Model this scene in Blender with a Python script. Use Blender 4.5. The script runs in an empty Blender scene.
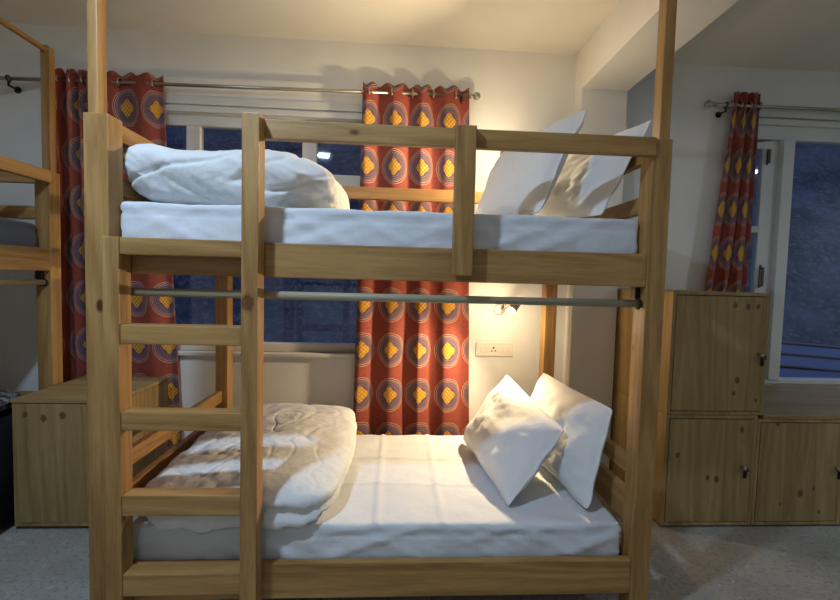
import bpy, bmesh, math, random
from mathutils import Vector, Matrix, noise

random.seed(7)
scn = bpy.context.scene
COL = scn.collection

# ------------------------------------------------------------------ camera
cam_d = bpy.data.cameras.new('camera')
cam_d.sensor_fit = 'HORIZONTAL'; cam_d.sensor_width = 36.0
cam_d.lens = 420.09 / 840 * 36.0
cam_d.clip_start = 0.02
cam = bpy.data.objects.new('camera', cam_d); COL.objects.link(cam)
Rv, Uv, Fv = Vector((0.9982, -0.0538, 0.0261)), Vector((-0.0233, 0.0515, 0.9984)), Vector((0.0551, 0.9972, -0.0501))
m = Matrix((Rv, Uv, -Fv)).transposed().to_4x4()
m.translation = Vector((0, 0, 1.3))
cam.matrix_world = m
scn.camera = cam

# ------------------------------------------------------------------ world, lamps, exposure
scn.view_settings.view_transform = 'Standard'
scn.view_settings.look = 'None'
scn.view_settings.exposure = 0.0
scn.view_settings.gamma = 1.0
scn.view_settings.use_curve_mapping = False
W = bpy.data.worlds.new('dusk'); scn.world = W; W.use_nodes = True
W.node_tree.nodes['Background'].inputs[0].default_value = (0.25, 0.34, 0.66, 1)
W.node_tree.nodes['Background'].inputs[1].default_value = 0.9

def area_light(name, loc, size, energy, color, parent=None):
    d = bpy.data.lights.new(name, 'AREA'); d.shape = 'DISK'; d.size = size
    d.energy = energy; d.color = color
    o = bpy.data.objects.new(name, d); COL.objects.link(o); o.location = loc
    return o
LAMP = (-0.90, 0.56)
area_light('ceiling_lamp_light', (LAMP[0], LAMP[1], 2.715), 0.13, 39, (0.52, 0.73, 1.0))
area_light('far_room_light', (4.3, 0.6, 2.715), 0.2, 26, (0.66, 0.82, 1.0))
area_light('back_fill_light', (-0.5, -1.5, 2.715), 0.5, 9, (0.60, 0.78, 1.0))  # unseen fill added behind the camera to lift the shade under the bunk
def spot_light(name, energy, color, aim, cone, r=0.018):
    d = bpy.data.lights.new(name, 'SPOT'); d.energy = energy; d.color = color; d.shadow_soft_size = r
    d.spot_size = math.radians(cone); d.spot_blend = 0.7
    o = bpy.data.objects.new(name, d); COL.objects.link(o)
    o.rotation_euler = Vector(aim).to_track_quat('-Z', 'Y').to_euler()
    return o
WARM = (1.0, 0.78, 0.48)
E_LOW, E_UP = 60.0, 62.0

# ------------------------------------------------------------------ materials
def lin(c):
    return tuple(((v / 255) / 12.92 if v / 255 <= 0.04045 else ((v / 255 + 0.055) / 1.055) ** 2.4) for v in c) + (1,)

class NT:
    def __init__(s, name):
        s.m = bpy.data.materials.new(name); s.m.use_nodes = True
        s.t = s.m.node_tree; s.b = s.t.nodes['Principled BSDF']
    def n(s, typ, **kw):
        x = s.t.nodes.new(typ)
        for k, v in kw.items(): setattr(x, k, v)
        return x
    def l(s, a, b): s.t.links.new(a, b)
    def math(s, op, a, b=None, c=None):
        x = s.n('ShaderNodeMath', operation=op)
        for i, v in enumerate((a, b, c)):
            if v is None: continue
            if isinstance(v, (int, float)): x.inputs[i].default_value = v
            else: s.l(v, x.inputs[i])
        return x.outputs[0]
    def mix(s, f, a, b, mode='MIX'):
        x = s.n('ShaderNodeMix', data_type='RGBA', blend_type=mode)
        for i, v in ((0, f), (6, a), (7, b)):
            if isinstance(v, (int, float)): x.inputs[i].default_value = v
            elif isinstance(v, tuple): x.inputs[i].default_value = v
            else: s.l(v, x.inputs[i])
        return x.outputs[2]
    def ramp(s, f, stops):
        x = s.n('ShaderNodeValToRGB'); s.l(f, x.inputs[0])
        e = x.color_ramp.elements
        while len(e) < len(stops): e.new(0.5)
        for i, (p, c) in enumerate(stops): e[i].position = p; e[i].color = c
        return x.outputs[0]
    def noise(s, vec, scale, detail=3, rough=0.55):
        x = s.n('ShaderNodeTexNoise'); x.inputs['Scale'].default_value = scale
        x.inputs['Detail'].default_value = detail; x.inputs['Roughness'].default_value = rough
        if vec is not None: s.l(vec, x.inputs['Vector'])
        return x.outputs[0]
    def obj(s): return s.n('ShaderNodeTexCoord').outputs['Object']
    def bump(s, h, strength, dist=0.01):
        x = s.n('ShaderNodeBump'); x.inputs['Strength'].default_value = strength
        x.inputs['Distance'].default_value = dist
        s.l(h, x.inputs['Height']); s.l(x.outputs[0], s.b.inputs['Normal'])
    def set(s, color=None, rough=0.6, metal=0.0, spec=0.4):
        if isinstance(color, tuple): s.b.inputs['Base Color'].default_value = color
        elif color is not None: s.l(color, s.b.inputs['Base Color'])
        s.b.inputs['Roughness'].default_value = rough; s.b.inputs['Metallic'].default_value = metal
        s.b.inputs['Specular IOR Level'].default_value = spec
        return s.m

def wood(name, light, dark, knotc, axis, rough=0.45, knots=None, vor=True):
    t = NT(name)
    oi = t.n('ShaderNodeObjectInfo').outputs['Random']
    off = t.n('ShaderNodeCombineXYZ')
    r1 = t.math('MULTIPLY', oi, 17.3); r2 = t.math('MULTIPLY', oi, 41.7); r3 = t.math('MULTIPLY', oi, 7.9)
    t.l(r1, off.inputs[0]); t.l(r2, off.inputs[1]); t.l(r3, off.inputs[2])
    add = t.n('ShaderNodeVectorMath', operation='ADD'); base = t.obj()
    t.l(base, add.inputs[0]); t.l(off.outputs[0], add.inputs[1])
    def stretched(k):
        mp = t.n('ShaderNodeMapping')
        sc = [1, 1, 1]; sc['XYZ'.index(axis)] = k
        mp.inputs['Scale'].default_value = sc
        t.l(add.outputs[0], mp.inputs['Vector']); return mp.outputs[0]
    v = stretched(0.07)
    warp = t.noise(v, 6, 2)
    # growth rings
    s1 = t.n('ShaderNodeVectorMath', operation='DOT_PRODUCT'); t.l(v, s1.inputs[0])
    d = [0.62, 0.62, 0.62]; d['XYZ'.index(axis)] = 0.3
    s1.inputs[1].default_value = d
    ring = t.math('SINE', t.math('ADD', t.math('MULTIPLY', s1.outputs['Value'], 150), t.math('MULTIPLY', warp, 44)))
    ring = t.math('MULTIPLY_ADD', ring, 0.5, 0.5)
    fine = t.noise(v, 140, 3, 0.65)
    broad = t.noise(v, 9, 2)
    f = t.math('ADD', t.math('MULTIPLY', ring, 0.15), t.math('ADD', t.math('MULTIPLY', fine, 0.42), t.math('MULTIPLY', broad, 0.62)))
    colr = t.ramp(f, [(0.34, light), (0.84, dark)])
    if vor:
        kv = stretched(0.55)
        vo = t.n('ShaderNodeTexVoronoi'); vo.inputs['Scale'].default_value = 3.2; t.l(kv, vo.inputs['Vector'])
        km = t.ramp(vo.outputs['Distance'], [(0.028, (1, 1, 1, 1)), (0.05, (0, 0, 0, 1))])
        colr = t.mix(km, colr, knotc)
    for (kx, ky, kz, kr) in (knots or []):
        sub = t.n('ShaderNodeVectorMath', operation='SUBTRACT'); t.l(base, sub.inputs[0]); sub.inputs[1].default_value = (kx, ky, kz)
        mp = t.n('ShaderNodeMapping'); sc = [1, 1, 1]; sc['XYZ'.index(axis)] = 0.75; mp.inputs['Scale'].default_value = sc
        t.l(sub.outputs[0], mp.inputs['Vector'])
        ln = t.n('ShaderNodeVectorMath', operation='LENGTH'); t.l(mp.outputs[0], ln.inputs[0])
        nn = t.math('ADD', ln.outputs['Value'], t.math('MULTIPLY', t.math('SUBTRACT', t.noise(base, 90), 0.5), kr * 0.7))
        km = t.ramp(t.math('DIVIDE', nn, kr * 2.2), [(0.0, (0.9,) * 3 + (1,)), (0.2, (0.7,) * 3 + (1,)), (0.3, (0.9,) * 3 + (1,)), (0.40, (0.5,) * 3 + (1,)), (0.55, (0, 0, 0, 1))])
        colr = t.mix(km, colr, knotc)
    t.bump(f, 0.12, 0.004)
    return t.set(colr, rough, 0, 0.35)

PL, PD, PK = lin((188, 147, 90)), lin((130, 90, 45)), lin((84, 46, 20))
PINE = {a: wood('pine_' + a, PL, PD, PK, a) for a in 'XYZ'}
CL, CD, CK = lin((174, 148, 98)), lin((126, 100, 58)), lin((74, 48, 24))
CAB = {a: wood('cabinet_pine_' + a, CL, CD, CK, a, 0.55) for a in 'XYZ'}

def plain(name, rgb, rough=0.6, metal=0.0, spec=0.4):
    return NT(name).set(lin(rgb), rough, metal, spec)

def paint(name, rgb, bump=0.06):
    t = NT(name); o = t.obj()
    n = t.noise(o, 2.2, 4); n2 = t.noise(o, 60, 3)
    a = lin(rgb); b = tuple(v * 0.93 for v in a[:3]) + (1,)
    t.bump(n2, bump, 0.004)
    return t.set(t.ramp(n, [(0.35, b), (0.65, a)]), 0.85, 0, 0.2)
WALL = paint('wall_paint', (236, 234, 228))
CEIL = paint('ceiling_paint', (224, 219, 207))
FRAME = paint('window_paint', (214, 212, 206), 0.03)

def floor_mat():
    t = NT('speckled_vinyl'); o = t.obj()
    n = t.noise(o, 3.0, 3)
    sp = t.noise(o, 55, 2, 0.6); sp2 = t.noise(o, 22, 3, 0.7)
    base = t.ramp(n, [(0.3, lin((148, 143, 134))), (0.7, lin((170, 165, 155)))])
    c = t.mix(t.ramp(sp, [(0.56, (0, 0, 0, 1)), (0.62, (0.4,) * 3 + (1,))]), base, lin((92, 90, 88)))
    c = t.mix(t.ramp(sp2, [(0.60, (0, 0, 0, 1)), (0.68, (0.45,) * 3 + (1,))]), c, lin((205, 203, 198)))
    t.bump(sp, 0.05, 0.003)
    return t.set(c, 0.5, 0, 0.35)
FLOOR = floor_mat()

def fabric(name, rgb, wr=0.25):
    t = NT(name); o = t.obj()
    n = t.noise(o, 7, 4, 0.6)
    wv = t.noise(o, 420, 2)
    h = t.math('ADD', t.math('MULTIPLY', n, 1.0), t.math('MULTIPLY', wv, 0.05))
    t.bump(h, wr, 0.03)
    t.b.inputs['Sheen Weight'].default_value = 0.15
    return t.set(lin(rgb), 0.9, 0, 0.15)
SHEET = fabric('white_sheet', (208, 210, 212), 0.25)
DUVET = fabric('white_duvet', (216, 216, 213), 0.45)
PILLOW = fabric('white_pillowcase', (219, 219, 217), 0.14)

STEEL = NT('brushed_steel').set(lin((178, 172, 160)), 0.28, 1.0)
HANDLE = plain('handle_grey', (104, 100, 90), 0.4, 0.6)
DARKM = plain('dark_hardware', (52, 46, 40), 0.4, 0.8)
RODP = NT('pale_wood_rod').set(lin((158, 150, 124)), 0.5)
PLAST = plain('white_plastic', (226, 220, 206), 0.35)
PLASTD = plain('socket_holes', (40, 36, 32), 0.6)
BLACKGAP = plain('shadow_gap', (26, 20, 14), 0.9)
SLATM = PINE['Y']

def glass_mat():
    t = NT('window_glass')
    out = t.t.nodes['Material Output']
    tr = t.n('ShaderNodeBsdfTransparent'); tr.inputs[0].default_value = (0.86, 0.9, 0.95, 1)
    gl = t.n('ShaderNodeBsdfGlossy'); gl.inputs['Roughness'].default_value = 0.03
    geo = t.n('ShaderNodeNewGeometry')
    dt = t.n('ShaderNodeVectorMath', operation='DOT_PRODUCT')
    t.l(geo.outputs['Incoming'], dt.inputs[0]); t.l(geo.outputs['Normal'], dt.inputs[1])
    k = t.math('SUBTRACT', 1.0, t.math('ABSOLUTE', dt.outputs['Value']))
    fr = t.math('MULTIPLY_ADD', t.math('POWER', k, 5.0), 0.95, 0.045)
    mx = t.n('ShaderNodeMixShader')
    t.l(fr, mx.inputs[0]); t.l(tr.outputs[0], mx.inputs[1]); t.l(gl.outputs[0], mx.inputs[2])
    t.l(mx.outputs[0], out.inputs[0])
    return t.m
GLASS = glass_mat()

def emis(name, rgb, s):
    t = NT(name); t.set(lin(rgb), 0.5)
    t.b.inputs['Emission Color'].default_value = tuple(rgb_ / 255 for rgb_ in rgb) + (1,)
    t.b.inputs['Emission Strength'].default_value = s
    return t.m
BULB = emis('lit_bulb', (255, 226, 170), 14)
DIFF = emis('lit_diffuser', (225, 238, 255), 9)

SU, SV = 0.245, 0.29
def curtain_mat():
    t = NT('medallion_cloth')
    uv = t.n('ShaderNodeTexCoord').outputs['UV']
    sp = t.n('ShaderNodeSeparateXYZ'); t.l(uv, sp.inputs[0])
    U, V = sp.outputs[0], sp.outputs[1]
    fu = t.math('MULTIPLY', t.math('SUBTRACT', t.math('FRACT', t.math('DIVIDE', U, SU)), 0.5), SU)
    fv = t.math('MULTIPLY', t.math('SUBTRACT', t.math('FRACT', t.math('DIVIDE', V, SV)), 0.5), SV)
    r = t.math('SQRT', t.math('ADD', t.math('MULTIPLY', fu, fu), t.math('MULTIPLY', fv, fv)))
    def band(x, a, b):
        return t.math('MULTIPLY', t.math('GREATER_THAN', x, a), t.math('LESS_THAN', x, b))
    slub = t.noise(uv, 60, 3)
    red = t.ramp(slub, [(0.3, lin((132, 60, 46))), (0.7, lin((150, 72, 56)))])
    cream = lin((196, 170, 150)); purple = lin((96, 70, 84)); gold = lin((214, 160, 58)); brown = lin((120, 66, 20))
    c = t.mix(t.math('LESS_THAN', r, 0.095), red, purple)
    # small dashes round the disc
    ang = t.math('ARCTAN2', fv, fu)
    dash = t.math('GREATER_THAN', t.math('SINE', t.math('MULTIPLY', ang, 44)), 0.1)
    for a, b, d in ((0.074, 0.079, True), (0.060, 0.065, True), (0.085, 0.089, False)):
        mk = band(r, a, b)
        if d: mk = t.math('MULTIPLY', mk, dash)
        c = t.mix(t.math('MULTIPLY', mk, 0.38), c, cream)
    c = t.mix(t.math('MULTIPLY', band(r, 0.0950, 0.0985), 0.8), c, cream)
    c = t.mix(t.math('MULTIPLY', band(r, 0.107, 0.1105), 0.8), c, cream)
    # woven lozenge
    a = t.math('MULTIPLY', t.math('ADD', fu, fv), 0.7071); b = t.math('MULTIPLY', t.math('SUBTRACT', fu, fv), 0.7071)
    aa, ab = t.math('ABSOLUTE', a), t.math('ABSOLUTE', b)
    R0 = 0.040
    sq = t.math('LESS_THAN', t.math('MAXIMUM', aa, ab), R0)
    loop1 = t.math('MULTIPLY', t.math('LESS_THAN', aa, 0.047), t.math('LESS_THAN', t.math('ABSOLUTE', t.math('SUBTRACT', ab, 0.020)), 0.0085))
    loop2 = t.math('MULTIPLY', t.math('LESS_THAN', ab, 0.047), t.math('LESS_THAN', t.math('ABSOLUTE', t.math('SUBTRACT', aa, 0.020)), 0.0085))
    st = t.math('LESS_THAN', t.math('ADD', t.math('ABSOLUTE', fu), t.math('ABSOLUTE', fv)), 0.061)
    kn = t.math('MAXIMUM', sq, t.math('MULTIPLY', t.math('MAXIMUM', loop1, loop2), st))
    c = t.mix(kn, c, gold)
    def stripes(x):
        return t.math('LESS_THAN', t.math('ABSOLUTE', t.math('SUBTRACT', t.math('FRACT', t.math('DIVIDE', x, 0.020)), 0.5)), 0.10)
    ln = t.math('MULTIPLY', kn, t.math('MAXIMUM', stripes(a), stripes(b)))
    c = t.mix(t.math('MULTIPLY', ln, 0.75), c, brown)
    weave = t.noise(uv, 500, 2)
    t.bump(t.math('ADD', t.math('MULTIPLY', weave, 0.2), slub), 0.12, 0.006)
    t.b.inputs['Sheen Weight'].default_value = 0.1
    return t.set(c, 0.7, 0, 0.25)
CURT = curtain_mat()

# ------------------------------------------------------------------ mesh helpers
BASE = {}            # thing -> Matrix taking world coords into the thing's space

def thing(name, label, cat, loc=(0, 0, 0), group=None):
    o = bpy.data.objects.new(name, None); COL.objects.link(o)
    o.empty_display_size = 0.1
    o.location = loc; o['label'] = label; o['category'] = cat
    if group: o['group'] = group
    BASE[o.name] = Matrix.Translation(-Vector(loc))
    return o

def inv_of(p):
    return BASE.get(p.name, Matrix.Identity(4)) if p else Matrix.Identity(4)

def link(name, bm, mat, parent=None, smooth=False, origin=None):
    """bm is in world coordinates; ends up as ONE mesh under parent."""
    me = bpy.data.meshes.new(name)
    o = bpy.data.objects.new(name, me); COL.objects.link(o)
    if parent:
        mt = inv_of(parent); o.parent = parent; BASE[o.name] = mt
    else:
        loc = Vector(origin) if origin else Vector((0, 0, 0))
        mt = Matrix.Translation(-loc); o.location = loc; BASE[o.name] = mt
    bm.transform(mt)
    bmesh.ops.recalc_face_normals(bm, faces=bm.faces)
    bm.to_mesh(me); bm.free()
    for mm in (mat if isinstance(mat, list) else [mat]): me.materials.append(mm)
    if smooth:
        for p in me.polygons: p.use_smooth = True
    return o

def tag(o, label, cat, group=None):
    o['label'] = label; o['category'] = cat
    if group: o['group'] = group
    return o

def add_box(bm, x0, x1, y0, y1, z0, z1, bev=0.003, M=None):
    r = bmesh.ops.create_cube(bm, size=1.0)
    vs = r['verts']
    mt = Matrix.Translation(((x0 + x1) / 2, (y0 + y1) / 2, (z0 + z1) / 2)) @ Matrix.Diagonal((abs(x1 - x0), abs(y1 - y0), abs(z1 - z0), 1))
    bmesh.ops.transform(bm, matrix=mt, verts=vs)
    if bev:
        es = list({e for v in vs for e in v.link_edges})
        rb = bmesh.ops.bevel(bm, geom=es, offset=bev, segments=2, profile=0.6, affect='EDGES')
        vs = list({v for f in rb['faces'] for v in f.verts} | {v for v in vs if v.is_valid})
    if M is not None: bmesh.ops.transform(bm, matrix=M, verts=[v for v in vs if v.is_valid])

def box(name, x0, x1, y0, y1, z0, z1, mat, parent=None, bev=0.003, origin=None):
    bm = bmesh.new(); add_box(bm, x0, x1, y0, y1, z0, z1, bev)
    return link(name, bm, mat, parent, origin=origin)

def add_cyl(bm, p0, p1, r0, r1=None, seg=20, caps=True):
    p0, p1 = Vector(p0), Vector(p1); d = p1 - p0
    q = d.to_track_quat('Z', 'Y').to_matrix().to_4x4()
    bmesh.ops.create_cone(bm, cap_ends=caps, segments=seg, radius1=r0, radius2=r0 if r1 is None else r1, depth=d.length,
                          matrix=Matrix.Translation((p0 + p1) / 2) @ q)

def cyl(name, p0, p1, r, mat, parent=None, r1=None, seg=20, origin=None, caps=True):
    bm = bmesh.new(); add_cyl(bm, p0, p1, r, r1, seg, caps)
    o = link(name, bm, mat, parent, origin=origin)
    for p in o.data.polygons: p.use_smooth = len(p.vertices) == 4
    return o

def add_sphere(bm, c, r, seg=16, M=None):
    mt = Matrix.Translation(c)
    if M is not None: mt = mt @ M
    bmesh.ops.create_uvsphere(bm, u_segments=seg, v_segments=seg // 2 + 2, radius=r, matrix=mt)

def add_torus(bm, c, R, r, axis='X', s1=24, s2=8):
    vs = []
    for i in range(s1):
        a = 2 * math.pi * i / s1; row = []
        for j in range(s2):
            b = 2 * math.pi * j / s2
            k = R + r * math.cos(b); h = r * math.sin(b)
            p = (k * math.cos(a), k * math.sin(a), h)
            if axis == 'X': p = (p[2], p[0], p[1])
            elif axis == 'Y': p = (p[0], p[2], p[1])
            row.append(bm.verts.new(Vector(c) + Vector(p)))
        vs.append(row)
    for i in range(s1):
        for j in range(s2):
            bm.faces.new((vs[i][j], vs[(i + 1) % s1][j], vs[(i + 1) % s1][(j + 1) % s2], vs[i][(j + 1) % s2]))

def grid_faces(bm, rows, closed_u=False):
    n = len(rows); F = []
    for i in range(n if closed_u else n - 1):
        a, b = rows[i], rows[(i + 1) % n]
        for j in range(len(a) - 1): F.append(bm.faces.new((a[j], b[j], b[j + 1], a[j + 1])))
    return F

def nz(x, y, z=0.0): return noise.noise(Vector((x, y, z)))

def struct(o): o['kind'] = 'structure'; return o

# ------------------------------------------------------------------ the room
H = 2.785; YB = 2.76; YR = 2.79
XL, XR, YF = -3.35, 5.6, -2.2
def sbox(name, *a, mat=WALL, bev=0.0): return struct(box(name, *a, mat, bev=bev))
sbox('floor', XL - .2, XR + .2, YF - .2, 2.99, -0.1, 0.0, mat=FLOOR)
sbox('ceiling', XL - .2, XR + .2, YF - .2, 2.99, H, H + 0.12, mat=CEIL)
sbox('wall_left', XL - .2, XL, YF - .2, 2.99, 0, H)
sbox('wall_right', XR, XR + .2, YF - .2, 2.99, 0, H)
sbox('wall_front', XL, XR, YF - .2, YF, 0, H)

def wall_with_holes(name, x0, x1, y0, y1, holes):
    bm = bmesh.new()
    cx = x0
    for (a, b, z0, z1) in holes:
        add_box(bm, cx, a, y0, y1, 0, H, 0)
        add_box(bm, a, b, y0, y1, 0, z0, 0); add_box(bm, a, b, y0, y1, z1, H, 0)
        cx = b
    add_box(bm, cx, x1, y0, y1, 0, H, 0)
    return struct(link(name, bm, WALL))
WX0, WX1, WZ0, WZ1 = -1.80, -0.06, 0.80, 2.30
wall_with_holes('wall_back', XL, 1.30, YB, 2.96, [(WX0, WX1, WZ0, WZ1)])
RX0, RX1, RZ0, RZ1 = 2.30, 4.6, 0.63, 2.40
wall_with_holes('wall_back_right', 1.30, XR, YR, 2.99, [(RX0, RX1, RZ0, RZ1)])
sbox('wall_pillar', 1.135, 1.43, 2.655, 2.80, 0, 2.525)
sbox('trim_beam', 1.135, 1.43, YF, 2.80, 2.525, H)
# skirting
sbox('baseboard_back', XL, 1.135, YB - 0.012, YB, 0, 0.09, mat=FRAME, bev=0.002)

# --- window behind the bunk: transom panes over one wide pane
w1 = struct(bpy.data.objects.new('window_1', None)); COL.objects.link(w1)
fy0, fy1 = 2.785, 2.84
def fr(parent, x0, x1, z0, z1, y0=fy0, y1=fy1, name='window_frame', mat=FRAME, bev=0.004):
    return box(name, x0, x1, y0, y1, z0, z1, mat, parent, bev)
bm = bmesh.new()
add_box(bm, WX0, WX0 + .07, fy0, fy1, WZ0, WZ1, .004); add_box(bm, WX1 - .07, WX1, fy0, fy1, WZ0, WZ1, .004)
add_box(bm, WX0 + .07, WX1 - .07, fy0, fy1, WZ1 - .07, WZ1, .004); add_box(bm, WX0 + .07, WX1 - .07, fy0, fy1, WZ0, WZ0 + .055, .004)
add_box(bm, WX0 + .07, WX1 - .07, fy0, fy1, 1.87, 1.96, .004)
add_box(bm, -1.355, -1.27, fy0, fy1, 1.96, WZ1 - .07, .004); add_box(bm, -0.63, -0.54, fy0, fy1, 1.96, WZ1 - .07, .004)
link('window_frame', bm, FRAME, w1)
for (a, b, c, d) in ((WX0 + .07, -1.355, 1.96, WZ1 - .07), (-1.27, -0.63, 1.96, WZ1 - .07), (-0.54, WX1 - .07, 1.96, WZ1 - .07), (WX0 + .07, WX1 - .07, WZ0 + .055, 1.87)):
    box('pane', a, b, 2.81, 2.814, c, d, GLASS, w1, 0)
box('window_sill', WX0 - .04, WX1 + .04, 2.72, 2.785, WZ0 - .025, WZ0, FRAME, w1, 0.005)
bm = bmesh.new()
add_box(bm, WX0 - .02, WX1 + .02, 2.735, 2.76, WZ1, WZ1 + .035, .004); add_box(bm, WX0 - .02, WX1 + .02, 2.745, 2.76, WZ1 + .05, WZ1 + .10, .004)
link('window_head_trim', bm, FRAME, w1)

# --- window on the right: narrow casement beside a wide fixed pane
w2 = struct(bpy.data.objects.new('window_2', None)); COL.objects.link(w2)
gy0, gy1 = 2.775, 2.85
bm = bmesh.new()
add_box(bm, RX0, RX0 + .05, gy0, gy1, RZ0, RZ1, .004); add_box(bm, RX1 - .06, RX1, gy0, gy1, RZ0, RZ1, .004)
add_box(bm, RX0 + .05, RX1 - .06, gy0, gy1, 2.31, RZ1, .004); add_box(bm, RX0 + .05, RX1 - .06, gy0, gy1, RZ0, RZ0 + .03, .004)
add_box(bm, 2.60, 2.68, gy0 - .012, gy1, RZ0 + .03, 2.31, .004)
link('window_frame', bm, FRAME, w2)
bm = bmesh.new()
add_box(bm, RX0 - .05, RX1 + .05, 2.755, 2.79, RZ1, RZ1 + .035, .004); add_box(bm, RX0 - .05, RX1 + .05, 2.765, 2.79, RZ1 + .055, RZ1 + .115, .006)
link('window_head_trim', bm, FRAME, w2)
box('pane', 2.68, RX1 - .06, 2.812, 2.816, RZ0 + .03, 2.31, GLASS, w2, 0)
SX0, SX1, SZ0, SZ1 = RX0 + .055, 2.53, RZ0 + .035, 2.30
bm = bmesh.new()
add_box(bm, SX0, SX0 + .05, 2.79, 2.83, SZ0, SZ1, .003); add_box(bm, SX1 - .05, SX1, 2.79, 2.83, SZ0, SZ1, .003)
for z in (SZ0, 1.15, 1.68, SZ1 - .05): add_box(bm, SX0 + .05, SX1 - .05, 2.792, 2.828, z, z + .045, .003)
sash = link('casement_sash', bm, FRAME, w2)
box('pane', SX0 + .05, SX1 - .05, 2.809, 2.813, SZ0 + .045, SZ1 - .05, GLASS, sash, 0)
bm = bmesh.new()
add_box(bm, 2.502, 2.516, 2.783, 2.79, 1.30, 1.46, .003); add_cyl(bm, (2.509, 2.765, 1.44), (2.509, 2.765, 1.31), .008); add_cyl(bm, (2.509, 2.765, 1.435), (2.509, 2.79, 1.435), .009); add_cyl(bm, (2.509, 2.765, 1.32), (2.509, 2.79, 1.32), .006)
link('sash_handle', bm, HANDLE, sash)
bm = bmesh.new()
add_box(bm, 2.502, 2.516, 2.783, 2.79, 2.14, 2.25, .003); add_cyl(bm, (2.509, 2.772, 2.15), (2.509, 2.772, 2.24), .008)
link('sash_bolt', bm, HANDLE, sash)
box('jamb_strip', 2.535, 2.60, 2.80, 2.85, RZ0 + .03, 2.31, FRAME, w2, 0.003)

# ------------------------------------------------------------------ outside, at dusk
def hill_mat():
    t = NT('dusk_hillside'); o = t.obj()
    n = t.noise(o, 0.9, 5, 0.6); n2 = t.noise(o, 9, 5, 0.75)
    c = t.ramp(n, [(0.35, lin((46, 50, 60))), (0.62, lin((92, 96, 104)))])
    c = t.mix(t.ramp(n2, [(0.5, (0, 0, 0, 1)), (0.72, (0.8,) * 3 + (1,))]), c, lin((140, 142, 150)))
    t.bump(n2, 0.6, 0.2)
    return t.set(c, 0.95, 0, 0.1)
HILL = hill_mat()
bm = bmesh.new(); rows = []
for i in range(60):
    x = -14 + 36 * i / 59; row = []
    for j in range(30):
        u = j / 29; y = 5.0 + 9 * u
        z = -1.2 + 8.5 * u ** 1.1 + 0.7 * nz(x * .35, y * .4) + 0.25 * nz(x * 1.3, y * 1.3, 3)
        row.append(bm.verts.new((x, y, z)))
    rows.append(row)
grid_faces(bm, rows)
struct(link('ground_hillside', bm, HILL, smooth=True))
sbox('ground_outside', -14, 22, 3.2, 7, -1.5, -1.2, mat=HILL)
# neighbour's lean-to roof below the right window
ROOFB = plain('blue_roofing', (84, 96, 126), 0.6)
rf = thing('lean_to_roof', 'blue sheet roof with dark battens outside the right window', 'roof', (4.9, 3.9, 0.2))
M = Matrix.Translation((5.0, 4.3, 0.42)) @ Matrix.Rotation(math.radians(16), 4, 'X') @ Matrix.Rotation(math.radians(4), 4, 'Y')
bm = bmesh.new(); add_box(bm, -2.4, 2.4, -0.9, 0.75, -0.03, 0.0, 0, M); link('roof_sheet', bm, ROOFB, rf)
for k in range(5):
    bm = bmesh.new(); y = -0.8 + k * 0.36
    add_box(bm, -2.4, 2.4, y, y + 0.035, 0.0, 0.02, 0, M); link('batten', bm, DARKM, rf)
for x in (3.0, 7.0):
    box('post', x, x + .12, 4.3, 4.42, -1.25, 0.36, PINE['Z'], rf)

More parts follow.
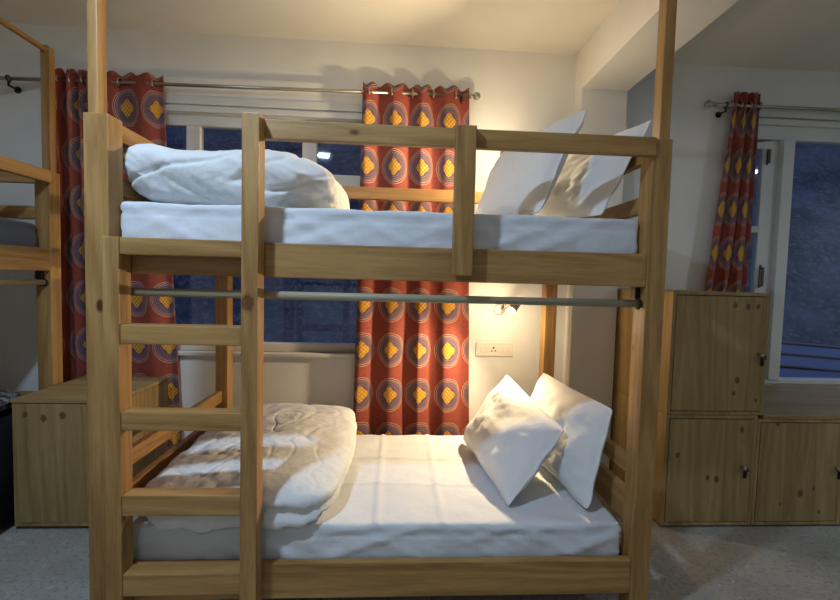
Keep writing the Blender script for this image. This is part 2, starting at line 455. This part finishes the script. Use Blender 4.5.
# ------------------------------------------------------------------ bunk bed
def make_bunk():
    X0, X1, Y0, Y1 = -1.07, 0.99, 1.503, 2.585
    b = thing('bunk_bed', 'honey pine bunk bed with front ladder in the middle of the room', 'bunk bed', (X0, Y0, 0))
    P = PINE
    pw = 0.08
    def part(n, *a, ax='Z', bev=0.004, parent=b): return box(n, *a, P[ax], parent, bev)
    rw = 0.072
    # posts: front tall, rear to guard height
    part('post', X0, X0 + pw, Y0, Y0 + pw, 0, 1.832); part('post', X1 - rw, X1, Y0, Y0 + pw, 0, 1.832)
    for x in (X0 + .015, X1 - pw - .005): part('post', x, x + pw - .01, Y1 - pw, Y1, 0, 1.80)
    # net poles on the front posts
    part('net_pole', X0 + .008, X0 + .042, Y0 + .012, Y0 + .06, 1.825, 2.50)
    part('net_pole', X1 - .045, X1 - .005, Y0 + .012, Y0 + .06, 1.825, 2.50)
    cyl('net_rod', (X0 + .0, Y0 + .036, 2.485), (X1, Y0 + .036, 2.485), .014, P['X'], b)
    ix0, ix1 = X0 + pw, X1 - rw
    # side rails
    part('side_rail', ix0, ix1, Y0 + .004, Y0 + .034, 1.292, 1.413, ax='X')
    part('side_rail', ix0, ix1, Y0 + .004, Y0 + .034, 0.115, 0.248, ax='X')
    part('side_rail', ix0, ix1, Y1 - .035, Y1 - .005, 1.292, 1.413, ax='X')
    part('side_rail', ix0, ix1, Y1 - .035, Y1 - .005, 0.115, 0.248, ax='X')
    # end rails
    for xa in (X0 + .025, X1 - .055):
        ya, yb = Y0 + pw, Y1 - pw
        for z0, z1 in ((1.768, 1.832), (1.575, 1.64), (1.292, 1.413), (0.545, 0.612), (0.345, 0.475), (0.115, 0.235)):
            part('end_rail', xa, xa + .03, ya, yb, z0, z1, ax='Y')
    # bed bases
    part('bed_base', X0 + .06, X1 - .06, Y0 + .036, Y1 - .037, 1.372, 1.39, ax='X', bev=0.001)
    part('bed_base', X0 + .06, X1 - .06, Y0 + .036, Y1 - .037, 0.19, 0.208, ax='X', bev=0.001)
    # guard rails
    part('guard_rail', -0.472, X1 - pw + .012, Y0 - .012, Y0 + .018, 1.766, 1.832, ax='X')
    part('guard_rail', X0 + .06, X1 - .06, Y1 - .045, Y1 - .015, 1.765, 1.838, ax='X')
    part('guard_post', 0.190, 0.262, Y0 - .045, Y0 - .013, 1.315, 1.832)
    part('guard_post', -0.435, -0.375, Y1 - .075, Y1 - .046, 1.41, 1.838)
    # ladder in front of the left end
    la = bpy.data.objects.new('ladder', None); COL.objects.link(la); la.parent = b; BASE[la.name] = BASE[b.name]
    ly0, ly1 = Y0 - .068, Y0 - .002
    knotty = wood('pine_knotty', PL, PD, PK, 'Z', knots=[(-0.50 - X0, ly0 - Y0, 1.205, .022)], vor=False)
    part('stile', -0.968, -0.915, ly0, ly1, 0, 1.413, parent=la)
    box('stile', -0.522, -0.465, ly0, ly1, 0, 1.832, knotty, la, 0.004)
    for z0, z1 in ((1.355, 1.412), (1.057, 1.122), (0.764, 0.828), (0.468, 0.540), (0.185, 0.262)):
        part('rung', -0.915, -0.522, ly0 + .004, ly1 - .004, z0, z1, ax='X', parent=la)
    # curtain rod under the upper bunk
    cyl('privacy_rod', (-0.975, Y0 + .032, 1.228), (0.915, Y0 + .032, 1.228), .0145, RODP, b)
    bm = bmesh.new(); add_box(bm, 0.898, 0.918, Y0 + .036, Y0 + .07, 1.245, 1.29, .003); add_torus(bm, (0.908, Y0 + .032, 1.228), .019, .004, 'X')
    link('rod_bracket', bm, DARKM, b)
    bm = bmesh.new(); add_box(bm, -0.99, -0.97, Y0 + .036, Y0 + .07, 1.245, 1.29, .003); add_torus(bm, (-0.97, Y0 + .032, 1.228), .019, .004, 'X')
    link('rod_bracket', bm, DARKM, b)
    # rope lashings of the net frame
    for x in (X0 + .025, X1 - .025):
        bm = bmesh.new()
        for k in (-1, 0, 1): add_torus(bm, (x + k * .011, Y0 + .036, 2.485), .022, .006, 'X')
        link('rope_lashing', bm, plain('rope', (150, 130, 92), 0.9), b, smooth=True)
    return b
bunk = make_bunk()

def copy_tree(o, parent=None):
    c = o.copy(); COL.objects.link(c); c.parent = parent
    for ch in [x for x in BUNK_ALL if x.parent == o]: copy_tree(ch, c)
    return c
BUNK_ALL = list(COL.objects)
bunk2 = copy_tree(bunk)
bunk2.location = (-1.895, 0.425, 0); bunk2.rotation_euler = (0, 0, math.pi / 2)
bunk2['label'] = 'second pine bunk bed cut off by the left edge, turned sideways beside the low box'
bunk['group'] = bunk2['group'] = 'pine bunk beds'

# ------------------------------------------------------------------ mattresses
def mattress(name, x0, x1, y0, y1, z0, z1, label, seed, crease=False, mat=SHEET, res=0.012):
    bm = bmesh.new()
    R = 0.022
    nx, ny = int((x1 - x0) / res), int((y1 - y0) / res)
    cx, cy, cz = (x0 + x1) / 2, (y0 + y1) / 2, (z0 + z1) / 2
    hx, hy, hz = (x1 - x0) / 2, (y1 - y0) / 2, (z1 - z0) / 2
    nzn = max(8, int((z1 - z0) / res))
    def wr(p, n):
        x, y, z = p
        d = 0.006 * nz(x * 5 + seed, y * 5, z * 9) + 0.0035 * nz(x * 14 + seed, y * 14, z * 20)
        if n == 'side':
            d += 0.012 * max(0, nz(x * 8 - z * 20 + seed, z * 6, 7)) + 0.008 * max(0, nz(x * 13 + z * 26 + seed, z * 4, 2)) - 0.006
            if abs(z - (z1 - .040)) < .007: d -= 0.005
        elif crease:
            for gx in (-0.30, -0.06, 0.2):
                d += 0.008 * math.exp(-((x - gx + .01 * nz(y * 4, gx)) / 0.011) ** 2)
            for gy in (1.86, 2.14):
                d += 0.007 * math.exp(-((y - gy) / 0.010) ** 2)
            d += 0.008 * max(0, nz(x * 6 + y * 1.5, y * 3 - x, 4))
        return d
    def rnd(p):
        q = Vector((max(-hx + R, min(hx - R, p[0])), max(-hy + R, min(hy - R, p[1])), max(-hz + R, min(hz - R, p[2]))))
        v = Vector(p) - q
        return (q, v.normalized()) if v.length > 1e-6 else (q, Vector((0, 0, 1)))
    bmesh.ops.create_cube(bm, size=2.0)
    bm.free(); bm = bmesh.new()
    cache = {}
    def vert(a, b, c):
        k = (round(a, 5), round(b, 5), round(c, 5))
        if k not in cache:
            q, n = rnd((a, b, c))
            p = q + n * R
            w = Vector((p.x + cx, p.y + cy, p.z + cz))
            amp = wr(w, 'top' if n.z > 0.7 else 'side') if n.z > -0.5 else 0
            cache[k] = bm.verts.new(w + n * amp)
        return cache[k]
    xs = [-hx + 2 * hx * i / nx for i in range(nx + 1)]; ys = [-hy + 2 * hy * i / ny for i in range(ny + 1)]; zs = [-hz + 2 * hz * i / nzn for i in range(nzn + 1)]
    def face(A, B, f):
        for i in range(len(A) - 1):
            for j in range(len(B) - 1):
                try: bm.faces.new([vert(*f(A[a], B[b])) for a, b in ((i, j), (i + 1, j), (i + 1, j + 1), (i, j + 1))])
                except ValueError: pass
    for s in (-hz, hz): face(xs, ys, lambda a, b: (a, b, s))
    for s in (-hy, hy): face(xs, zs, lambda a, b: (a, s, b))
    for s in (-hx, hx): face(ys, zs, lambda a, b: (s, a, b))
    o = link(name, bm, mat, smooth=True, origin=(cx, cy, z0))
    return tag(o, label, 'mattress')
MX0, MX1, MY0, MY1 = -0.990, 0.918, 1.545, 2.475
mu = mattress('mattress', MX0, MX1, MY0, MY1, 1.393, 1.548, 'white sheeted mattress on the upper bunk behind the guard rail', 1.0)
ml = mattress('mattress', -0.975, 0.905, MY0, MY1, 0.212, 0.366, 'white sheeted mattress on the lower bunk with lamplit creases', 5.0, crease=True)
SHD = fabric('grey_sheet', (92, 92, 96), 0.2)
m3 = mattress('mattress', -2.86, -1.935, 0.52, 2.40, 1.393, 1.548, 'dark grey mattress on the upper level of the bunk at the left edge', 9.0, mat=SHD, res=0.05)
m4 = mattress('mattress', -2.86, -1.935, 0.52, 2.40, 0.212, 0.366, 'dark mattress under the patterned blanket at the left edge', 11.0, mat=SHD, res=0.05)

# ------------------------------------------------------------------ duvets
def duvet(label, plan, z0, hfun, wrk, seed, groove=0.0, name='duvet', mat=DUVET, N=110, ex=(0.30, 0.55), drape=None, tuck=0.0):
    """plan: four corners (front-left, front-right, back-right, back-left); superellipsoid folded bedding resting on z0."""
    bm = bmesh.new()
    FL, FR, BR, BL = [Vector(p) for p in plan]
    NU, NV = N * 2, N
    p0, p1 = 2 / ex[0], 2 / ex[1]
    rows = []
    ctr = (FL + FR + BR + BL) / 4
    for i in range(NU):
        q4 = 4.0 * i / NU; sd = int(q4); f4 = 2 * (q4 - sd) - 1
        du_, dv_ = ((1, f4), (-f4, 1), (-1, -f4), (f4, -1))[sd % 4]
        kk = (abs(du_) ** p0 + abs(dv_) ** p0) ** (-1 / p0)
        du_ *= kk; dv_ *= kk; row = []
        for j in range(NV + 1):
            t = j / NV
            if t < 0.14: rr, w = t / 0.14, -1.0
            elif t < 0.46: rr, w = 1.0, -1 + 2 * (t - 0.14) / 0.32
            else: rr, w = 1 - (t - 0.46) / 0.54, 1.0
            kk = (abs(rr) ** p1 + abs(w) ** p1) ** (-1 / p1)
            u, v, w = du_ * rr * kk, dv_ * rr * kk, w * kk
            g = 1 - groove * math.exp(-((w + 0.05 + .12 * nz(u * 3, v * 3, seed)) / 0.13) ** 2)
            u *= g; v *= g
            a, b = (u + 1) / 2, (v + 1) / 2
            p = FL * (1 - a) * (1 - b) + FR * a * (1 - b) + BR * a * b + BL * (1 - a) * b
            hgt = hfun(u, v)
            if tuck and w < 0.25 and v < 0: p.y += tuck * ((0.25 - w) / 1.25) ** 1.3 * -v
            z = z0 + hgt * (w + 1) / 2
            x, y = p.x, p.y
            d = wrk(x, y, z, u, v, w, seed)
            n = Vector((u * abs(u), v * abs(v), w * abs(w) * 1.0))
            n = n.normalized() if n.length > 1e-6 else Vector((0, 0, w))
            if w < -0.75: n.z = max(n.z, 0); d *= 0.4
            q = Vector((x, y, z)) + n * d
            q.z = max(q.z, z0 + 0.001)
            if drape and w < 0.3 and q.y < drape[0] + 0.008:
                k = min(1, (drape[0] + 0.008 - q.y) / 0.02) * min(1, (0.3 - w) / 0.8)
                q.z -= drape[1] * k * (1 + 0.5 * nz(q.x * 5, seed))
            row.append(bm.verts.new(q))
        rows.append(row)
    grid_faces(bm, rows, closed_u=True)
    bmesh.ops.remove_doubles(bm, verts=bm.verts, dist=1e-5)
    o = link(name, bm, mat, smooth=True, origin=(ctr.x, ctr.y, z0))
    return tag(o, label, name)

def wr_up(x, y, z, u, v, w, s):
    r = abs(nz(x * 4.5 + z * 9 + s, z * 3 - x * 2, y * 2))
    r2 = abs(nz(x * 9 + z * 20 + s * 2, z * 5 - x * 3, y * 3)); r3 = abs(nz(x * 17 - z * 14, z * 12 + y * 9, y * 12 + s))
    front = 1.0 if v < -0.6 else 0.5
    c1 = nz(x * 6 - z * 11 + s, z * 3 + x * 1.5, y * 4); c2 = nz(x * 11 + z * 16 - s, z * 7, y * 7 + 3)
    lowr = 0.35 + 0.65 * max(0, min(1, 0.6 - w))
    d = 0.010 * (0.35 - r) + 0.016 * nz(x * 3, y * 3, z * 4 + s) + (0.012 * (0.28 - r2) + 0.006 * (0.25 - r3)) * front
    d -= front * lowr * (0.022 * math.exp(-(c1 / 0.07) ** 2) + 0.010 * math.exp(-(c2 / 0.08) ** 2))
    return d
du = duvet('thick white duvet folded at the left end of the upper bunk',
           [(-1.010, 1.578, 0), (-0.26, 1.68, 0), (-0.27, 2.40, 0), (-1.0, 2.40, 0)], 1.55,
           lambda u, v: 0.262 - 0.07 * max(0, u - 0.2) ** 1.5 + 0.012 * math.sin(u * 4) - 0.02 * max(0, -v - .2), wr_up, 2.3, groove=0.0, ex=(0.15, 0.46), tuck=0.075)
def wr_lo(x, y, z, u, v, w, s):
    r = abs(nz(x * 3.2 - y * 3.0 + s, y * 2 + x * 1.2, z * 6))
    r2 = abs(nz(x * 8 - y * 7 + s * 2, y * 5 + x * 3, z * 9)); r3 = abs(nz(x * 15 + y * 8, y * 17 - x * 6, z * 14 + s))
    d = 0.013 * (0.32 - r) + 0.014 * nz(x * 3, y * 3, z * 5 + s) + 0.010 * (0.28 - r2) + 0.006 * (0.25 - r3)
    c1 = nz(x * 5 - y * 4.5 + s, y * 1.6 + x * 1.2, z * 7); c2 = nz(x * 9 + y * 5 - s, y * 8 - x * 4, z * 9)
    d -= 0.006 * math.exp(-(c1 / 0.06) ** 2) + 0.004 * math.exp(-(c2 / 0.07) ** 2)
    return d
dl = duvet('white duvet folded over the left half of the lower bunk',
           [(-0.965, 1.512, 0), (-0.215, 1.508, 0), (-0.195, 2.45, 0), (-0.945, 2.45, 0)], 0.370,
           lambda u, v: 0.178 + 0.055 * max(0, v) - 0.02 * max(0, -v) + 0.012 * math.sin(u * 3 + 1), wr_lo, 4.1, groove=0.03, ex=(0.30, 0.60), drape=(1.535, 0.05))
def bl_mat():
    t = NT('patterned_blanket'); o = t.obj()
    vo = t.n('ShaderNodeTexVoronoi'); vo.inputs['Scale'].default_value = 22; t.l(o, vo.inputs['Vector'])
    n = t.noise(o, 30, 4, .7)
    c = t.ramp(n, [(0.42, lin((36, 36, 44))), (0.55, lin((120, 118, 116))), (0.7, lin((190, 186, 180)))])
    return t.set(c, 0.9, 0, 0.1)
duvet('speckled grey and white blanket lying on the dark bedspread beside the low box',
      [(-2.80, 1.35, 0), (-1.93, 1.35, 0), (-1.93, 2.37, 0), (-2.80, 2.37, 0)], 0.562,
      lambda u, v: 0.10, wr_lo, 8.0, groove=0.02, name='blanket', mat=bl_mat(), N=40)
bm = bmesh.new(); rows = []
prof = [(-2.85, .37), (-2.85, .50), (-2.82, .545), (-2.4, .555), (-1.97, .553), (-1.91, .54), (-1.887, .50), (-1.884, .3), (-1.881, .06)]
for i in range(50):
    y = 0.95 + 1.42 * i / 49
    rows.append([bm.verts.new((x + (.003 * nz(y * 9, z * 3) if z < .52 else 0), y, z)) for x, z in prof])
grid_faces(bm, rows)
bs = link('bedspread', bm, plain('black_cloth', (30, 29, 32), 0.95, 0, 0.1), smooth=True, origin=(-2.36, 1.66, .37))
md = bs.modifiers.new('cloth', 'SOLIDIFY'); md.thickness = .004; md.offset = -1
tag(bs, 'black bedspread hanging down the side of the lower bunk at the left edge', 'bedspread')

# ------------------------------------------------------------------ pillows
def pillow(label, BB, BF, TF, TB, T, seed, group=None, sag=0.0, wr=1.0):
    bm = bmesh.new()
    BB, BF, TF, TB = [Vector(p) for p in (BB, BF, TF, TB)]
    nrm = (BF - BB).cross(TB - BB).normalized()
    NU, NV = 44, 34
    def pos(u, v, side):
        uu = u * (1 - 0.05 * (1 - v * v)); vv = v * (1 - 0.06 * (1 - u * u))
        k = 0.055 * (abs(u) * abs(v)) ** 5; uu *= 1 - k; vv *= 1 - k
        a, b = (uu + 1) / 2, (vv + 1) / 2
        p = BB * (1 - a) * (1 - b) + BF * a * (1 - b) + TF * a * b + TB * (1 - a) * b
        fu = max(0, 1 - (abs(u) / 0.965) ** 2.2); fv = max(0, 1 - (abs(v) / 0.955) ** 2.2)
        t = T * (fu * fv) ** 0.52
        # creases that run in from the corners and seams
        cr = abs(nz(u * 2.3 + v * 1.6 + seed, v * 3.0 - u * 1.2, seed * 3 + side))
        t += wr * (0.008 * (0.3 - cr) + 0.006 * nz(u * 2 + seed, v * 2, side * 5) + .005 * nz(u * 7 + v * 4, v * 8, seed + side) - 0.009 * math.exp(-(nz(u * 3.2 - v * 2.2 + seed, v * 2.6 + u, seed + side) / 0.06) ** 2)) * min(1, 1.6 * fu * fv) ** 1.4
        t += 0.0025
        wav = 0.014 * nz(u * 2.2, v * 2.2, seed)
        return p + nrm * (side * t + wav - sag * T * (fu * fv))
    ring = {}
    for side in (1, -1):
        rows = []
        for i in range(NU + 1):
            row = []
            for j in range(NV + 1):
                u = -1 + 2 * i / NU; v = -1 + 2 * j / NV
                # denser sampling near the seam
                u = math.copysign(1 - (1 - abs(u)) ** 1.35, u); v = math.copysign(1 - (1 - abs(v)) ** 1.35, v)
                row.append(bm.verts.new(pos(u, v, side)))
            rows.append(row)
        grid_faces(bm, rows)
        ring[side] = [rows[i][0] for i in range(NU + 1)] + [rows[NU][j] for j in range(1, NV + 1)] + [rows[i][NV] for i in range(NU - 1, -1, -1)] + [rows[0][j] for j in range(NV - 1, 0, -1)]
    L = len(ring[1])
    for k in range(L):
        bm.faces.new((ring[1][k], ring[1][(k + 1) % L], ring[-1][(k + 1) % L], ring[-1][k]))
    o = link('pillow', bm, PILLOW, smooth=True, origin=tuple((BB + BF) / 2))
    return tag(o, label, 'pillow', group)
pillow('white pillow leaning in front of the other one on the lower bunk, nearer the curtain',
       (0.385, 2.37, 0.385), (0.475, 1.63, 0.372), (0.745, 1.75, 0.665), (0.635, 2.32, 0.785), 0.092, 1.7, wr=0.6)
pillow('white pillow against the end rails of the lower bunk, behind the lamplit one',
       (0.70, 2.36, 0.385), (0.79, 1.60, 0.372), (0.905, 1.66, 0.79), (0.845, 2.34, 0.795), 0.080, 4.2)
pillow('white pillow nearer the middle on the upper bunk, tall corner above rail',
       (0.40, 2.32, 1.575), (0.54, 1.60, 1.562), (0.77, 1.72, 2.03), (0.575, 2.34, 2.02), 0.085, 6.6)
pillow('white pillow at the right end of the upper bunk, leaning on the end rail',
       (0.65, 2.36, 1.575), (0.785, 1.60, 1.562), (0.995, 1.62, 1.96), (0.83, 2.34, 1.97), 0.07, 8.9)

# ------------------------------------------------------------------ curtains
def curtain(label, xt0, xt1, xb0, xb1, z0, z1, yc, wl, folds, amp, seed, uoff=0.0, zref=0.84, grommets=(), rodz=0, dense=None, rise=0.012):
    bm = bmesh.new(); uvl = bm.loops.layers.uv.new('UVMap')
    NS, NZ = 150, 60
    fr_, bk = [], []
    for i in range(NS + 1):
        s = i / NS
        e = s if dense is None else (dense[1] / dense[0] * s if s < dense[0] else dense[1] + (1 - dense[1]) * (s - dense[0]) / (1 - dense[0]))
        row = []
        for j in range(NZ + 1):
            k = j / NZ
            top = xt0 + (xt1 - xt0) * e; bot = xb0 + (xb1 - xb0) * e
            x = bot + (top - bot) * k ** 0.85
            ph = 2 * math.pi * folds * (s + .018 * math.sin(2 * math.pi * (s * 1.7 + seed))) + seed
            a = amp * (0.75 + 0.35 * (1 - k)) * (1 + 0.25 * nz(s * 6, seed))
            if dense is not None and s > dense[0]: a *= 0.55
            y = yc - a * math.sin(ph + 0.5 * nz(k * 2.5, s * 2, seed)) + 0.006 * nz(s * 9, k * 5, seed)
            x += 0.25 * a * math.cos(2 * ph) + 0.008 * nz(s * 5, k * 4, seed + 5) * (1 - k)
            z = z0 + (z1 - z0) * k + (rise * math.cos(ph * 2 + 0.6) if True else 0) * max(0, (k - .93) / .07)
            row.append((bm.verts.new((x, y, z)), (uoff + wl * s, (z0 + (z1 - z0) * k) - zref + SV / 2 + 4 * SV)))
        fr_.append(row)
    for i in range(NS):
        for j in range(NZ):
            q = (fr_[i][j], fr_[i + 1][j], fr_[i + 1][j + 1], fr_[i][j + 1])
            f = bm.faces.new([v for v, _ in q])
            for lp, (_, uv) in zip(f.loops, q): lp[uvl].uv = uv
    o = link('curtain', bm, CURT, smooth=True, origin=((xb0 + xb1) / 2, yc, z0))
    md = o.modifiers.new('cloth_thickness', 'SOLIDIFY'); md.thickness = 0.003; md.offset = 0
    for gx in grommets:
        bm = bmesh.new()
        add_torus(bm, (gx, yc, rodz), .024, .005, 'X')
        link('grommet', bm, STEEL, o, smooth=True)
    return tag(o, label, 'curtain')
RODY = 2.695
curtain('red medallion curtain hanging left of the window behind the low box', -2.12, -1.452, -2.08, -1.33, 0.05, 2.49, RODY, 1.715, 7.0, 0.030, 0.0,
        uoff=-0.061, grommets=(-2.12, -2.05, -1.98, -1.91, -1.84, -1.70, -1.50), rodz=2.435, dense=(0.68, 0.42))
curtain('red medallion curtain lit by the bed lamps between window and wall switch', -0.245, 0.425, -0.275, 0.505, 0.05, 2.505, RODY, 0.98, 4.0, 0.022, 0.0,
        uoff=0.061, grommets=(-0.20, -0.06, 0.07, 0.20, 0.34), rodz=2.457)
curtain('red medallion curtain bunched beside the right window above the tall cabinet', 2.19, 2.38, 1.99, 2.355, 0.66, 2.585, 2.725, 0.735, 3.0, 0.026, 0.0,
        uoff=0.061, zref=0.945, grommets=(2.17, 2.235, 2.30, 2.37), rodz=2.50, rise=0.006)

def rod(label, x0, x1, y, z0, z1, fin_left, fin_right, brackets, wall):
    o = thing('curtain_rod', label, 'curtain rod', (x0, y, z0))
    zz = lambda x: z0 + (z1 - z0) * (x - x0) / (x1 - x0)
    cyl('pole', (x0, y, z0), (x1, y, z1), .0105, STEEL, o)
    for f, x, s in ((fin_left, x0, -1), (fin_right, x1, 1)):
        if not f: continue
        bm = bmesh.new()
        add_cyl(bm, (x, y, zz(x)), (x + s * .03, y, zz(x)), .014); add_sphere(bm, (x + s * .05, y, zz(x)), .024)
        link('finial', bm, STEEL, o, smooth=True)
    for x in brackets:
        bm = bmesh.new(); z = zz(x)
        add_torus(bm, (x, y, z), .016, .004, 'X'); add_cyl(bm, (x, y, z - .016), (x, y, z - .045), .006)
        add_cyl(bm, (x, y, z - .04), (x, wall, z - .04), .006); add_cyl(bm, (x, wall - .006, z - .04), (x, wall, z - .04), .02)
        link('bracket', bm, DARKM, o, smooth=True)
    return o
rod('long steel curtain rod across the back wall above the bunk', -3.0, 0.425, RODY, 2.42, 2.462, False, True, (-2.34, -1.0 + 2.0 - .62), YB)
rod('steel curtain rod above the right window, ball finial at its left', 2.07, 4.85, 2.725, 2.50, 2.515, True, True, (2.14, 4.7), YR)

# ------------------------------------------------------------------ cabinets on the right, low box on the left
def cabinet(label, x0, x1, y0, y1, z0, z1, knots, latch, mats=CAB, frame=0.018, gap_left=True):
    c = thing('storage_cabinet', label, 'cabinet', ((x0 + x1) / 2, y0, z0))
    o = c.location
    bm = bmesh.new()
    add_box(bm, x0, x0 + .018, y0, y1, z0, z1, .002); add_box(bm, x1 - .018, x1, y0, y1, z0, z1, .002)
    add_box(bm, x0 + .018, x1 - .018, y0, y1, z0, z0 + .018, .002); add_box(bm, x0 + .018, x1 - .018, y0, y1, z1 - .018, z1, .002)
    add_box(bm, x0 + .018, x1 - .018, y1 - .012, y1, z0 + .018, z1 - .018, .001)
    link('carcass', bm, mats['Z'], c)
    dm = wood('cabinet_door', CL, CD, CK, 'Z', 0.55, knots=[(kx - o.x, 0.0, kz - o.z, r) for kx, kz, r in knots], vor=False)
    d = box('door', x0 + .021, x1 - .021, y0 - .002, y0 + .016, z0 + .022, z1 - .022, dm, c, 0.002)
    if latch:
        lx, lz = latch
        bm = bmesh.new()
        add_cyl(bm, (lx - .012, y0, lz), (lx - .012, y0 - .014, lz), .010); add_sphere(bm, (lx - .012, y0 - .018, lz), .011)
        link('knob', bm, STEEL, d, smooth=True)
        bm = bmesh.new()
        add_torus(bm, (lx + .006, y0 - .010, lz - .012), .012, .003, 'Y'); add_box(bm, lx - .002, lx + .014, y0 - .008, y0 - .001, lz - .06, lz - .02, .002)
        link('hasp', bm, DARKM, d)
    return c
CF, CBK = 2.115, 2.74
cabinet('pine cabinet standing on top of the low ones beside the right window', 1.44, 1.972, CF, 2.70, 0.618, 1.272,
        [(1.815, 0.807 + .0, .014), (1.78, 1.205, .012), (1.85, 1.198, .013), (1.905, 1.20, .012), (1.60 + .2, 0.735, .010), (1.925, .70, .009)], (1.94, 0.945))
cabinet('lower left pine cabinet on the floor under the tall cabinet', 1.44, 1.945, CF, CBK, 0.012, 0.616,
        [(1.735, 0.268, .015), (1.685, 0.275, .011), (1.51, 0.40, .012), (1.86, .54, .013)], (1.885, 0.335))
cabinet('low pine cabinet with closed door under the window bench', 1.947, 2.455, CF, CBK, 0.012, 0.598,
        [(2.215, 0.19, .016), (2.29, 0.215, .008), (2.06, .575, .012), (2.105, .13, .006), (2.33, .085, .009)], (2.425, 0.33))
cabinet('low pine cabinet at the right edge of the view under the window bench', 2.457, 2.965, CF, CBK, 0.012, 0.598, [(2.6, 0.3, .014)], None)
bench = box('bench_top', 1.975, 3.6, CF - .004, 2.772, 0.600, 0.620, CAB['X'], None, 0.003, origin=(2.7, 2.4, .6))
tag(bench, 'pale wooden bench top below the right window beside the tall cabinet', 'bench top')
plinth_shade = box('plinth_shade', 1.46, 3.5, CF + .03, 2.70, 0.0, 0.012, BLACKGAP, None, 0, origin=(2.4, 2.3, 0)); struct(plinth_shade); plinth_shade.name = 'baseboard_gap_shade'  # near-black strip: shade of the gap under the cabinets put into its colour

nb = thing('storage_box', 'low pine storage box standing between the two bunk beds', 'box', (-1.62, 2.13, 0))
nx0, nx1, ny0, ny1, nzt = -1.868, -1.385, 2.13, 2.62, 0.662
bm = bmesh.new()
add_box(bm, nx0, nx0 + .018, ny0, ny1, .02, nzt - .02, .002); add_box(bm, nx1 - .018, nx1, ny0, ny1, .02, nzt - .02, .002)
add_box(bm, nx0 + .018, nx1 - .018, ny1 - .018, ny1, .02, nzt - .02, .002); add_box(bm, nx0 + .018, nx1 - .018, ny0, ny1 - .018, .02, .04, .002)
add_box(bm, nx0 + .03, nx1 - .03, ny0 + .03, ny1 - .02, 0, .02, 0)
link('carcass', bm, CAB['Z'], nb)
fm = wood('box_front_pine', CL, CD, CK, 'Z', .55, knots=[(-1.805 + 1.62, 0, .585, .012), (-1.72 + 1.62, 0, .568, .014), (-1.63 + 1.62, 0, .583, .015)], vor=False)
box('front_panel', nx0 + .02, nx1 - .02, ny0 - .002, ny0 + .016, .042, nzt - .022, fm, nb, .002)
box('lid', nx0 - .004, nx1 + .004, ny0 - .006, ny1, nzt - .018, nzt, CAB['X'], nb, .003)

# ------------------------------------------------------------------ wall switch and reading lamps
sw = thing('switch_plate', 'cream switch and socket plate on the wall under the lower lamp', 'switch', (0.65, YB, 0.84))
SXa, SXb, SZa, SZb = 0.533, 0.785, 0.797, 0.889
box('plate', SXa, SXb, YB - .010, YB, SZa, SZb, PLAST, sw, .004)
for x in (SXa + .03, SXa + .062, SXa + .145, SXa + .177, SXa + .209): box('rocker', x, x + .026, YB - .013, YB - .009, .822, .866, PLAST, sw, .002)
bm = bmesh.new()
add_cyl(bm, (SXa + .118, YB - .0135, .855), (SXa + .118, YB - .009, .855), .006)
for s in (-1, 1): add_cyl(bm, (SXa + .118 + s * .012, YB - .0135, .833), (SXa + .118 + s * .012, YB - .009, .833), .0045)
link('socket_holes', bm, PLASTD, sw)

def reading_lamp(label, cx, cz, aim, head, energy, cone):
    t = thing('reading_lamp', label, 'lamp', (cx, YB, cz), 'wall reading lamps')
    bm = bmesh.new()
    add_cyl(bm, (cx, YB, cz), (cx, YB - .014, cz), .038, .034, 28); add_cyl(bm, (cx, YB - .014, cz), (cx, YB - .03, cz), .014)
    link('wall_mount', bm, STEEL, t)
    hd = Vector(head); a = Vector(aim).normalized()
    cyl('arm', (cx, YB - .028, cz), tuple(hd - a * .035), .0055, STEEL, t)
    bm = bmesh.new()
    add_cyl(bm, tuple(hd - a * .045), tuple(hd + a * .028), .022, .027, 24, False)
    add_cyl(bm, tuple(hd - a * .056), tuple(hd - a * .045), .012, .022, 24, False)
    hh = link('lamp_head', bm, STEEL, t, smooth=True)
    md = hh.modifiers.new('wall', 'SOLIDIFY'); md.thickness = .002
    bm = bmesh.new(); add_sphere(bm, tuple(hd + a * .02), .021)
    link('bulb', bm, BULB, t, smooth=True)
    p = spot_light('bulb_light', energy, WARM, a, cone, .02)
    p.parent = t; p.location = hd + a * .062 - Vector((cx, YB, cz))
    pd = bpy.data.lights.new('bulb_glow', 'POINT'); pd.energy = energy * 0.12; pd.color = WARM; pd.shadow_soft_size = .02
    g = bpy.data.objects.new('bulb_glow', pd); COL.objects.link(g); g.parent = t; g.location = p.location
    return t
reading_lamp('small lit steel reading lamp on the wall above the lower pillows', 0.685, 1.108, (-.62, -.30, -.70), (0.70, 2.46, 1.15), E_LOW, 136)
reading_lamp('small lit reading lamp above the upper pillows, mostly behind the guard rail', 0.685, 2.13, (-.80, -.5, -0.16), (0.695, 2.46, 2.085), E_UP, 160)

# ceiling lamp that lights this half of the room (seen mirrored in the glass)
cl = thing('ceiling_light', 'round white ceiling lamp over the foot of the bunk', 'ceiling light', (LAMP[0], LAMP[1], H))
cyl('lamp_base', (LAMP[0], LAMP[1], H), (LAMP[0], LAMP[1], H - .03), .10, PLAST, cl, seg=32)
cyl('diffuser', (LAMP[0], LAMP[1], H - .03), (LAMP[0], LAMP[1], H - .055), .09, DIFF, cl, r1=.075, seg=32)
